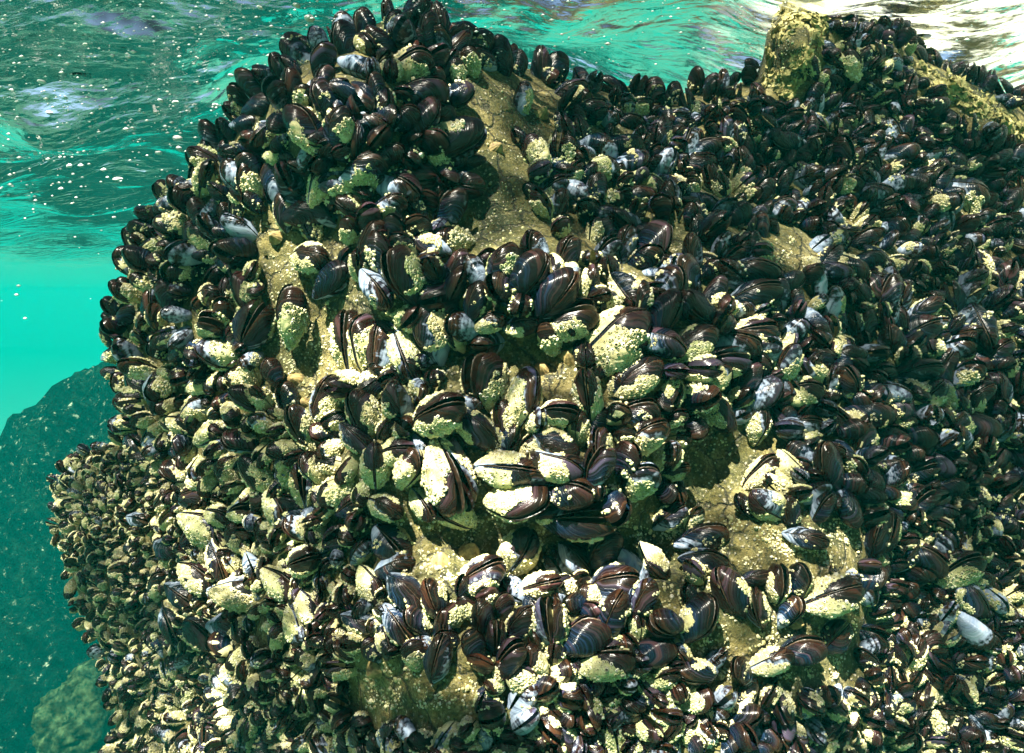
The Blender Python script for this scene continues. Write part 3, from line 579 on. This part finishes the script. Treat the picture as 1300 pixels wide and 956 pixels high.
for i, r in enumerate(ROWS):
    L = r[2] / F_PX * SD[i] * 1.13
    cen = math.exp(-((r[0] - 620) / 330) ** 2 - ((r[1] - 590) / 230) ** 2)
    if 0 < r[6] < 3 and jr.random() < .75 * cen: ROWS[i, 6] += 1; r = ROWS[i]
    M_ = None
    M = frame(r[3] + jr.normal(0, 3), r[4] + jr.normal(0, 7), r[5])
    up = L * (0.09 + 0.13 * math.sin(R(r[4])) + 0.42 * math.sin(R(r[5])))
    c = SP[i] * (1 - up / SD[i])
    POSE.append((c - M[:, 0] * 0.5 * L, M, L, int(r[6]), int(jr.integers(0, 5)), int(jr.integers(0, 3)), float(jr.uniform(0.5, 4.0) if jr.random() < .8 else jr.uniform(4, 9))))

# ---- labels: what it looks like and where on the rock it sits
MARKS = [(310,110,'the upper left shoulder of the rock'),(215,215,'the left rim near the water'),(440,60,'the dark clump under the top edge'),(560,60,'the very top of the left summit'),
 (400,190,'the dark upper left clump'),(520,200,'the overhanging clump left of the bare groove'),(640,130,'the top end of the bare groove'),(690,215,'the right bank of the bare groove'),
 (770,140,'the crest right of the bare groove'),(780,230,'the dark hollow under the crest'),(870,150,'the saddle between the two summits'),(1070,70,'the right summit beside the algae lump'),
 (1150,110,'the pale ridge on the right'),(960,200,'the small dark clump below the algae lump'),(1080,210,'the shaded slope below the right summit'),(1230,240,'the shaded far right slope'),
 (170,340,'the left rim above the open water'),(180,440,'the bulging left edge'),(270,380,'the dark left flank'),(385,320,'the top of the yellow bare patch'),(330,470,'the lower end of the yellow bare patch'),
 (250,520,'the left flank above the small mussels'),(470,330,'the green hollow in the middle'),(470,440,'the upright crusted row'),(560,350,'the long dark row under the groove'),(680,360,'the middle of the dark row'),
 (790,320,'the pile below the orange rock patch'),(880,350,'the blue pile right of centre'),(700,450,'the bare strip in the middle'),(600,500,'the large row below the bare strip'),
 (790,490,'the crusted row right of centre'),(930,430,'the crusted ledge right of centre'),(920,520,'the ledge above the olive rock'),(1040,400,'the rosette on the right'),(1120,440,'the dark heap on the right'),
 (1230,350,'the shaded right side'),(1230,480,'the blue heap by the right side'),(1080,540,'the slope below the rosette'),(350,590,'the crusted cluster on the left'),(230,620,'the edge of the tiny mussel bed'),
 (430,610,'the middle left slope'),(480,650,'the left end of the shelf'),(570,620,'the lip above the shelf'),(740,620,'the heap hanging over the shelf'),(830,600,'the right end of the overhang'),
 (350,700,'the pale lower left cluster'),(270,780,'the lower left bed'),(490,760,'the dark cluster below the shelf'),(620,700,'the bare shelf'),(620,800,'the rosette at the bottom centre'),
 (740,740,'the hollow under the shelf'),(770,820,'the pale pair near the bottom'),(830,750,'the slope left of the pale rock'),(900,690,'the left end of the pale rock'),(1000,640,'the blue clump over the pale rock'),
 (950,750,'the bare pale rock'),(1030,730,'the shoulder of the pale rock'),(990,830,'the foot of the pale rock'),(1130,620,'the step right of the blue clump'),(1140,730,'the black crevice'),
 (1200,730,'the white mussels beyond the crevice'),(1180,820,'the bottom right bed'),(1250,620,'the lower right side')]
MK = np.array([[m[0], m[1]] for m in MARKS], float)
ORD = ['first', 'second', 'third', 'fourth', 'fifth', 'sixth', 'seventh', 'eighth', 'ninth', 'tenth', 'eleventh', 'twelfth']
def look(r):
    cov = int(r[6]); roll = r[4]; tilt = r[5]
    c = ['bare dark', 'barnacle-specked', 'half crusted', 'heavily crusted'][cov]
    s = ' end-on' if tilt >= 30 else ' gaping' if 50 <= roll <= 115 else ' side-on'
    return c + s + ' mussel'
zone = {}
for i in range(min(N_SOLO, len(ROWS))):
    k = int(np.argmin(np.hypot(*(MK - ROWS[i, :2]).T))); zone.setdefault((k, look(ROWS[i])), []).append(i)
LABEL = {}
for (k, lk), m in zone.items():
    m.sort(key=lambda i: ROWS[i, 0])
    for q, i in enumerate(m):
        where = MARKS[k][2]
        if len(m) == 1: LABEL[i] = f'the only {lk} at {where}'
        elif q == len(m) - 1: LABEL[i] = f'rightmost {lk} at {where}'
        elif q == 0: LABEL[i] = f'leftmost {lk} at {where}'
        else: LABEL[i] = f'{ORD[q]} {lk} from left, {where}'

for i in range(min(N_SOLO, len(ROWS))):
    base, M, L, cov, var, kk, gape = POSE[i]
    root = link('mussel', None, category='mussel', label=LABEL[i], group='mussels growing on the rock')
    root.empty_display_size = 0.01
    wid = np.array([1, jr.uniform(.84, 1.12), 1.0]); m4 = Matrix([[*(M[r_] * L * wid), base[r_]] for r_ in range(3)] + [[0, 0, 0, 1]]); root.matrix_world = m4
    thick = 0.84 + 0.34 * jr.random()
    link('mantle_edge', MANTLE[var], root)
    for side in (1, -1):
        va = link('valve', VALVE[var, side], root); va.rotation_euler = (0, -side * R(gape), 0); va.scale = (1, 1, thick)
        c = cov
        if c == 1 and jr.random() < .3: c = 0
        if c == 2 and jr.random() < .3: c = int(jr.integers(1, 4))
        if c: link('barnacle_crust', CRUST[var, side, c, (kk + (side > 0)) % 3], va)

# ------------------------------------------------------------------ the remaining mussels: one uncountable bed
LOD = {}
for var in range(5):
    for side in (1, -1): LOD[var, side] = valve(var, side, nth=18, nr=7, inner=False)[:4]
NZQ = {k: np.array([noise.noise((c_[0] * 4.5 + k[0] * 9, c_[1] * 4.5, k[1] * 3.0)) for c_ in v_[0][v_[2]].mean(1)]) for k, v_ in LOD.items()}
LC = {}
for var in range(5):
    for cov in (1, 2, 3):
        for k in range(3):
            LC[var, cov, k] = crust_points(var, cov, (0, 90, 190, 330)[cov], 900 + var * 31 + cov * 7 + k * 101)
class Bed:
    def __init__(s): s.V = []; s.T = []; s.Q = []; s.mt = []; s.mq = []; s.at = {k: [] for k in ('growth', 'pu', 'pv', 'rnd', 'pit', 'tone')}; s.n = 0
    def add(s, P, T, Q, mat, at):
        s.V.append(P); s.T.append(T + s.n); s.Q.append(Q + s.n); mt_, mq_ = mat if isinstance(mat, tuple) else (np.full(len(T), mat), np.full(len(Q), mat)); s.mt.append(mt_); s.mq.append(mq_); s.n += len(P)
        for k in s.at: s.at[k].append(np.asarray(at[k]) if k in at else np.zeros(len(P)))
    def mussel(s, base, M, L, cov, var, k, gape, rv):
        for side in (1, -1):
            P, T, Q, at = LOD[var, side]; gq = at['growth'][Q].mean(1); fq = np.zeros(len(Q)); ft = np.zeros(len(T))
            if cov == 3: fq = ((gq < .80) & (NZQ[var, side] > -.35)) * 1.0; ft += 1
            elif cov == 2: fq = ((gq < .84) & (NZQ[var, side] > .22)) * 1.0
            g = -side * R(gape); cg, sg = math.cos(g), math.sin(g)
            Rg = np.array([[cg, 0, sg], [0, 1, 0], [-sg, 0, cg]])
            s.add((P @ Rg.T * L) @ M.T + base, T, Q, (ft, fq), {**at, 'tone': np.full(len(P), .5), 'pit': np.full(len(P), .2), 'rnd': np.full(len(P), rv)})
            c = cov if rng.random() < .8 else max(0, cov - 1)
            if c:
                C, N, rad = LC[var, c, (k + (side > 0)) % 3]; f = np.array([1, 1, side])
                Pc, Tc, Qc, pit = place_many(BT5, C * f, N * f, rad * 1.15)
                s.add((Pc @ Rg.T * L) @ M.T + base, Tc, Qc, 1, {'pit': pit, 'tone': place_many.tone})
bed = Bed()
for i in range(N_SOLO, len(ROWS)):
    base, M, L, cov, var, kk, gape = POSE[i]; bed.mussel(base, M, L, cov, var, kk, gape, rng.random())
SZ = np.array([(400,150,43),(250,300,40),(200,450,40),(600,100,36),(650,400,56),(500,600,50),(750,600,50),(1000,150,24),(1100,60,22),(1200,300,30),(1050,250,32),(1200,500,38),(1050,550,40),
 (1200,750,34),(900,450,46),(700,780,44),(120,620,15),(180,640,17),(200,720,18),(250,650,24),(200,830,20),(290,740,24),(330,820,32),(300,560,36),(450,500,46),(900,1000,40),(850,130,28),(1280,200,26),(500,1000,44),(120,1000,26),(1300,800,30),(1500,800,45),(1290,600,34)], float)
def idw(T, u, v, p=3):
    d = ((u[:, None] - T[:, 0]) ** 2 + (v[:, None] - T[:, 1]) ** 2) ** (p / 2) + 1; w = 1 / d; return (w * T[:, 2]).sum(1) / w.sum(1)
CV = np.array([(400,150,.18),(250,300,.35),(200,450,.4),(600,100,.15),(650,400,.4),(500,600,.9),(750,600,.8),(620,500,.85),(600,800,.8),(850,800,.8),(1000,800,.7),(1000,150,.2),(1100,60,.25),(1200,300,.2),(1050,250,.2),(1200,500,.3),(1050,550,.35),
 (1200,750,.45),(900,450,.5),(700,780,.45),(120,620,.9),(200,720,.95),(250,650,.9),(200,830,.95),(330,820,.8),(300,560,.7),(450,500,.6),(900,1000,.5),(850,130,.15),(1250,130,.2),(300,1000,.8)], float)
def in_poly(P, poly):
    poly = np.asarray(poly, float); ins = np.zeros(len(P), bool)
    for i in range(len(poly)):
        a, b = poly[i], poly[(i + 1) % len(poly)]; c = (a[1] > P[:, 1]) != (b[1] > P[:, 1])
        x = a[0] + (P[:, 1] - a[1]) * (b[0] - a[0]) / ((b[1] - a[1]) or 1e-9); ins ^= c & (P[:, 0] < x)
    return ins
n = 60000; cu = rng.uniform(60, 1560, n); cv = rng.uniform(-40, 1180, n)
s_, near_ = sdist(cu, cv); sz = idw(SZ, cu, cv) * rng.uniform(.75, 1.25, n)
ok = s_ > -3
CP = np.stack([cu, cv], 1)
for pl in BARE:
    for dx_, dy_ in ((0, 0), (.42, 0), (-.42, 0), (0, .42), (0, -.42)): ok &= ~in_poly(CP + np.stack([dx_ * sz, dy_ * sz], 1), pl)
solo = ROWS[:, :2]; sr = ROWS[:, 2]
dd = np.full(n, 1e9)
for j in range(len(solo)): dd = np.minimum(dd, np.hypot(cu - solo[j, 0], cv - solo[j, 1]) - .25 * sr[j])
cen_ = np.exp(-((cu - 620) / 260) ** 2 - ((cv - 520) / 170) ** 2)
low_ = (cv > 640) & (cu > 430) & (cu < 1110)
ok &= dd > sz * (.15 + .22 * cen_ + .10 * low_)
cu, cv, sz = cu[ok], cv[ok], sz[ok]; cell_ = {}
pick = []
for i in range(len(cu)):
    rr = sz[i] * .41; k = (int(cu[i] // 40), int(cv[i] // 40)); good = True
    for a in (-1, 0, 1):
        for b in (-1, 0, 1):
            for j in cell_.get((k[0] + a, k[1] + b), ()):
                if (cu[i] - cu[j]) ** 2 + (cv[i] - cv[j]) ** 2 < (.5 * (rr + sz[j] * .41)) ** 2 * 1.0 + (.5 * rr) ** 2: good = False; break
            if not good: break
        if not good: break
    if good: cell_.setdefault(k, []).append(i); pick.append(i)
pick = np.array(pick); cu, cv, sz = cu[pick], cv[pick], sz[pick]
print('fill mussels', len(pick))
P_, N_, D_ = surf(cu, cv); cvp = idw(CV, cu, cv)
inv = cu < 330
for i in range(len(cu)):
    L = sz[i] / F_PX * D_[i] * 1.28; Nn = N_[i]
    view = -P_[i] / np.linalg.norm(P_[i])
    Nn = Nn * .7 + view * .3 + np.array([0, 0, .12]); Nn /= np.linalg.norm(Nn)
    t1 = np.cross(Nn, [0.1, 0.2, 1.0]); t1 /= np.linalg.norm(t1); t2 = np.cross(Nn, t1)
    a = 7.5 * noise.noise((cu[i] / 130, cv[i] / 130, 4.4)) + 1.2 + rng.normal(0, .75); tl = R(rng.uniform(12, 70)); ro = R(rng.uniform(25, 155))
    tan = math.cos(a) * t1 + math.sin(a) * t2; ex = math.cos(tl) * tan + math.sin(tl) * Nn
    l = np.cross(Nn, ex); l /= np.linalg.norm(l); nn = np.cross(ex, l)
    ey = math.cos(ro) * l + math.sin(ro) * nn; ez = np.cross(ex, ey); M = np.stack([ex, ey * rng.uniform(.8, 1.12), ez * rng.uniform(.82, 1.2)], 1)
    c = P_[i] + Nn * L * (.06 + .26 * math.sin(tl)) 
    q = rng.random(); pc = min(.98, cvp[i] * 1.25); tiny = cu[i] < 270 and cv[i] > 530
    cov = 3 if q < pc * (.8 if tiny else .45) else 2 if q < pc * .8 else 1 if q < pc * .8 + .3 else 0
    bed.mussel(c - ex * .5 * L, M, L, cov, int(rng.integers(0, 5)), int(rng.integers(0, 3)), rng.uniform(0, 4), rng.random())
bm_ = mesh_np('mussel_bed', np.concatenate(bed.V), [np.concatenate(bed.T), np.concatenate(bed.Q)], [M_SHELL, M_CRUST], midx=np.concatenate([np.concatenate(bed.mt), np.concatenate(bed.mq)]),
             attrs={k: np.concatenate(v) for k, v in bed.at.items()})
link('mussel_bed', bm_, kind='stuff')

# ------------------------------------------------------------------ tiny barnacles on the bare rock
n = 120000; bu = rng.uniform(300, 1340, n); bv = rng.uniform(0, 900, n); BP = np.stack([bu, bv], 1); w = np.zeros(n)
for k, pl in enumerate(BARE): w[in_poly(BP, pl)] = (.12, .5, .25, .25, .6, .14, .75, .7, .4, .4, .8, .8, .5, .6, .6, .5, .5)[k]
p, N, D = surf(bu, bv); cl = np.array([noise.noise((a[0] * 38, a[1] * 38, a[2] * 38)) + .5 * noise.noise((a[0] * 110, a[1] * 110, a[2] * 110)) for a in p])
keep = (w > 0) & (rng.random(n) < w * np.clip(.35 + 1.6 * cl, 0, 1.3))
print('rock barnacles', keep.sum())
Pk, Nk = p[keep], N[keep]; rad = np.clip(rng.lognormal(-6.85, .4, len(Pk)), .0005, .0028)
nzk = rnd_noise(Pk, 22.0, 3.0, 4) * 0.009 + rnd_noise(Pk, 90.0, 7.0, 4) * 0.0042
Pk = Pk * (1 - nzk / D[keep])[:, None]
Pb, Tb, Qb, pit = place_many(BT5, Pk, Nk, rad)
link('rock_barnacles', mesh_np('rock_barnacles', Pb, [Tb, Qb], [M_CRUST], attrs=dict(pit=pit, tone=place_many.tone)), kind='stuff')

# yellow algae crust on the lump at the right summit and along the ridge
n = 22000; au = rng.uniform(955, 1330, n); av = rng.uniform(-5, 210, n); AP = np.stack([au, av], 1)
m = (in_poly(AP, BARE[11]) & (np.array([noise.noise((q_[0] / 22, q_[1] / 22, 7.7)) for q_ in AP]) > -.28)) | (in_poly(AP, BARE[10]) & (rng.random(n) < .7)); au, av = au[m], av[m]
p, N, D = surf(au, av); rad = rng.uniform(.0015, .0048, len(p))
gn = np.array([noise.noise((q_[0] * 45, q_[1] * 45, q_[2] * 45)) for q_ in p]); rad = rad * (1 + 1.1 * np.clip(gn, 0, 1))
Pb, Tb, Qb, pit = place_many(barnacle_template(6, False), p + N * (.003 + .016 * np.clip(gn, -.1, 1))[:, None], N + rng.normal(0, .5, N.shape), rad, rad * rng.uniform(.8, 2.4, len(p)), .6)
link('algae_crust', mesh_np('algae_crust', Pb, [Tb, Qb], [M_ALGAE]), kind='stuff')

# ------------------------------------------------------------------ limpets
def limpet_mesh():
    nth = 40; th = np.linspace(0, 2 * np.pi, nth, endpoint=False); Vv = [[-.08, 0, .62]]; 
    for r_ in (.2, .4, .6, .8, 1.0):
        rib = 1 + .05 * np.cos(th * 13) * r_
        for t, rb in zip(th, rib): Vv.append([-.08 * (1 - r_) + .5 * r_ * rb * math.cos(t), .42 * r_ * rb * math.sin(t), .62 * (1 - r_ ** 1.3) + .02 * math.cos(13 * t) * r_])
    Vv = np.array(Vv); a = np.arange(nth); b = (a + 1) % nth; T = np.stack([np.zeros(nth, int), 1 + a, 1 + b], 1)
    Q = np.concatenate([np.stack([1 + k * nth + a, 1 + (k + 1) * nth + a, 1 + (k + 1) * nth + b, 1 + k * nth + b], 1) for k in range(4)])
    return mesh_np('limpet', Vv, [T, Q], [M_LIMPET])
LM = limpet_mesh()
LIMP = [(628,190,24,'brown limpet alone in the bare golden groove'),(686,145,22,'mottled limpet near the top of the bare groove'),(375,483,26,'yellow limpet at the lower end of the yellow patch'),
 (386,512,20,'small yellow limpet between dark mussels under the yellow patch'),(722,455,34,'ribbed limpet beside the crusted long mussel in the middle'),(688,468,22,'ribbed limpet on the bare strip in the middle'),
 (596,702,30,'pale limpet on the bare shelf'),(560,712,26,'cream limpet left of the pale limpet on the shelf'),(665,590,26,'dark ribbed limpet above the hanging heap'),(350,302,22,'round limpet at the top of the yellow patch'),
 (648,552,24,'dark limpet under the big gaping mussel row'),(1010,790,22,'worn limpet on the bare pale rock'),(476,850,26,'pale limpet low on the rock near the dark cluster')]
for (u, v, s, lab) in LIMP:
    p, N, D = surf(np.array([u]), np.array([v])); p, N = p[0], N[0]; x = np.cross(N, [0.3, 0.1, 1]); x /= np.linalg.norm(x); y = np.cross(N, x)
    sc = s / F_PX * D[0]; M = np.stack([x, y, N], 1) * sc; p = p - N * .002 + N * .002
    o = link('limpet', LM, category='limpet', label=lab, group='limpets on the bare rock')
    o.matrix_world = Matrix([[*M[r_], p[r_]] for r_ in range(3)] + [[0, 0, 0, 1]])
# ------------------------------------------------------------------ water surface, seabed, far rocks, specks, haze
def sinh_axis(n, lim, near): 
    k = math.asinh(lim / near); t = np.linspace(-1, 1, n); return near * np.sinh(t * k)
xs = sinh_axis(440, 190, .33); ys = sinh_axis(440, 190, .33) + 1.0
X, Y = np.meshgrid(xs, ys)
sp = np.maximum(np.gradient(xs)[None, :] + 0 * X, np.gradient(ys)[:, None] + 0 * Y)
Z = np.zeros_like(X); wr = np.random.default_rng(3)
for wl, am, cnt in ((1.9, .022, 4), (.8, .011, 5), (.34, .0052, 6), (.15, .0020, 7), (.075, .0008, 6)):
    f = np.clip(wl / sp / 5 - .4, 0, 1)
    for _ in range(cnt):
        a = wr.normal(1.2, .75); w_ = wl * wr.uniform(.7, 1.35); ph = wr.uniform(0, 6.28); kx, ky = math.cos(a) * 2 * math.pi / w_, math.sin(a) * 2 * math.pi / w_
        c = np.sin(kx * X + ky * Y + ph + .6 * np.sin(X * 2.1 / wl + ph)); Z += am * f * c
ny, nx = X.shape; idx = np.arange(nx * ny).reshape(ny, nx)
Q = np.stack([idx[:-1, :-1].ravel(), idx[:-1, 1:].ravel(), idx[1:, 1:].ravel(), idx[1:, :-1].ravel()], 1)
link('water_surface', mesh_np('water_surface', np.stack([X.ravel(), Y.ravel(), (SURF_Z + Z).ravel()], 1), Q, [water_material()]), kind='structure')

xs = sinh_axis(260, 190, .8); ys = sinh_axis(260, 190, .8) + 2.0
X, Y = np.meshgrid(xs, ys); Zb = np.array([noise.fractal((x * .35, y * .35, 1.3), 1, 2, 4) * .14 + noise.fractal((x * 2.3, y * 2.3, 5.3), 1, 2, 3) * .03 for x, y in zip(X.ravel(), Y.ravel())])
Zb = Zb + BED_Z - np.clip((Y.ravel() - 1.2) * 1.05, 0, 14)
idx = np.arange(X.size).reshape(X.shape); Q = np.stack([idx[:-1, :-1].ravel(), idx[:-1, 1:].ravel(), idx[1:, 1:].ravel(), idx[1:, :-1].ravel()], 1)
link('seabed', mesh_np('seabed', np.stack([X.ravel(), Y.ravel(), Zb], 1), Q, [M_SAND]), kind='structure')

def boulder(name, c, r, seed, mat, label, sub=6, rough=.35):
    import bmesh
    b = bmesh.new(); bmesh.ops.create_icosphere(b, subdivisions=sub, radius=1)
    for v in b.verts:
        d = v.co.copy(); k = 1 + rough * noise.fractal((d.x * 1.3 + seed, d.y * 1.3, d.z * 1.3), 1, 2, 5) + .05 * noise.fractal((d.x * 9 + seed, d.y * 9, d.z * 9), 1, 2, 3) + .022 * noise.noise((d.x * 38 + seed, d.y * 38, d.z * 38))
        v.co = Vector((c[0] + d.x * r[0] * k, c[1] + d.y * r[1] * k, c[2] + d.z * r[2] * k))
    me = bpy.data.meshes.new(name); b.to_mesh(me); b.free(); me.materials.append(mat)
    for p in me.polygons: p.use_smooth = True
    return link(name, me, category='rock', label=label)
def at(u, v, d): return unproj(np.array([u]), np.array([v]), np.array([d]))[0]
c = at(290, 835, 13.0); boulder('mussel_covered_boulder', (c[0], c[1], c[2]), (4.1, 3.7, 5.9), 21.7, M_FAR, 'hazy green mussel covered boulder sloping down behind the left edge', rough=.14)
c = at(-30, 930, 10.0); boulder('mussel_covered_boulder', (c[0], c[1], c[2]), (2.2, 2.25, 2.5), 9.1, M_FAR, 'lower hazy rounded boulder in front of the sloping one', rough=.25)
c = at(118, 915, 6.5); boulder('pale_boulder', (c[0], c[1], c[2] - .05), (.44, .49, .49), 5.7, M_GREENROCK, 'small pale green boulder below the tiny mussel bed', 6)

# ---- foam and bubbles
FO = [(160,312,30),(130,585,26),(450,683,34),(1180,70,42),(990,28,22),(325,170,20),(318,332,18),(612,384,22),(668,390,28),(605,583,30),(683,567,26),(678,527,34),(592,430,18),(822,400,24),(880,287,22),(736,108,16),(265,632,22),(435,828,14),
 (250,372,14),(832,341,16),(765,460,16),(676,490,16),(757,245,12),(615,243,12),(548,237,12),(88,488,14),(190,430,26),(230,520,24),(1130,20,30),(638,350,12)]
fm = []
for k in range(3):
    import bmesh
    b = bmesh.new(); bmesh.ops.create_icosphere(b, subdivisions=3, radius=1)
    for v in b.verts: v.co = v.co * (1 + .25 * noise.fractal((v.co.x * 1.8 + k * 9, v.co.y * 1.8, v.co.z * 1.8), 1, 2, 3))
    me = bpy.data.meshes.new('foam_fleck'); b.to_mesh(me); b.free(); me.materials.append(M_FOAM)
    for p in me.polygons: p.use_smooth = True
    fm.append(me)
for i, (x, y, s) in enumerate(FO):
    u, v = x / 3.002, y / 3.002; dirv = at(u, v, 1.0); d = min(2.6, (SURF_Z - .06) / max(dirv[2], .05)); p = dirv * d
    o = link('foam_fleck', fm[i % 3], category='foam fleck', group='white foam flecks drifting under the water surface', label='small white foam fleck drifting under the water surface left of the rock')
    r_ = s / 3.002 / 2 / F_PX * d; o.location = p; o.scale = (r_, r_ * .8, r_ * rng.uniform(.4, .65)); o.rotation_euler = (0, rng.uniform(-.1, .4), rng.uniform(0, 3))
n = 1700; pu_ = rng.uniform(-60, 640, n); pv_ = np.abs(rng.normal(120, 90, n)); pu_[1400:] = rng.uniform(500, 1350, n - 1400); pv_[1400:] = rng.uniform(-20, 90, n - 1400)
dv = unproj(pu_, pv_, np.ones(n)); dm = np.minimum((SURF_Z - .06) / np.maximum(dv[:, 2], .04), 3.5); ds = dm * rng.uniform(.72, 1.0, n)
C = dv * ds[:, None]; rad = np.clip(rng.lognormal(-.05, .5, n), .35, 3.0) / F_PX * ds
ok = sdist(pu_, pv_)[0] < -6; C, rad = C[ok], rad[ok]
oc = np.array([[1,0,0],[-1,0,0],[0,1,0],[0,-1,0],[0,0,1],[0,0,-1]], float) * [1.6, 1, .8]; of = np.array([[0,2,4],[2,1,4],[1,3,4],[3,0,4],[2,0,5],[1,2,5],[3,1,5],[0,3,5]])
Pp = (C[:, None] + oc[None] * rad[:, None, None]).reshape(-1, 3); Tp = (of[None] + (np.arange(len(C)) * 6)[:, None, None]).reshape(-1, 3)
link('drifting_specks', mesh_np('drifting_specks', Pp, Tp, [M_FOAM]), kind='stuff')

# ---- the water itself
import bmesh
b = bmesh.new(); bmesh.ops.create_cube(b, size=1)
me = bpy.data.meshes.new('haze'); b.to_mesh(me); b.free(); me.materials.append(haze_material())
hz = link('haze', me, kind='stuff'); zt, zb = .75, -18.5
hz.scale = (386, 386, zt - zb); hz.location = (0, 1, (zt + zb) / 2)
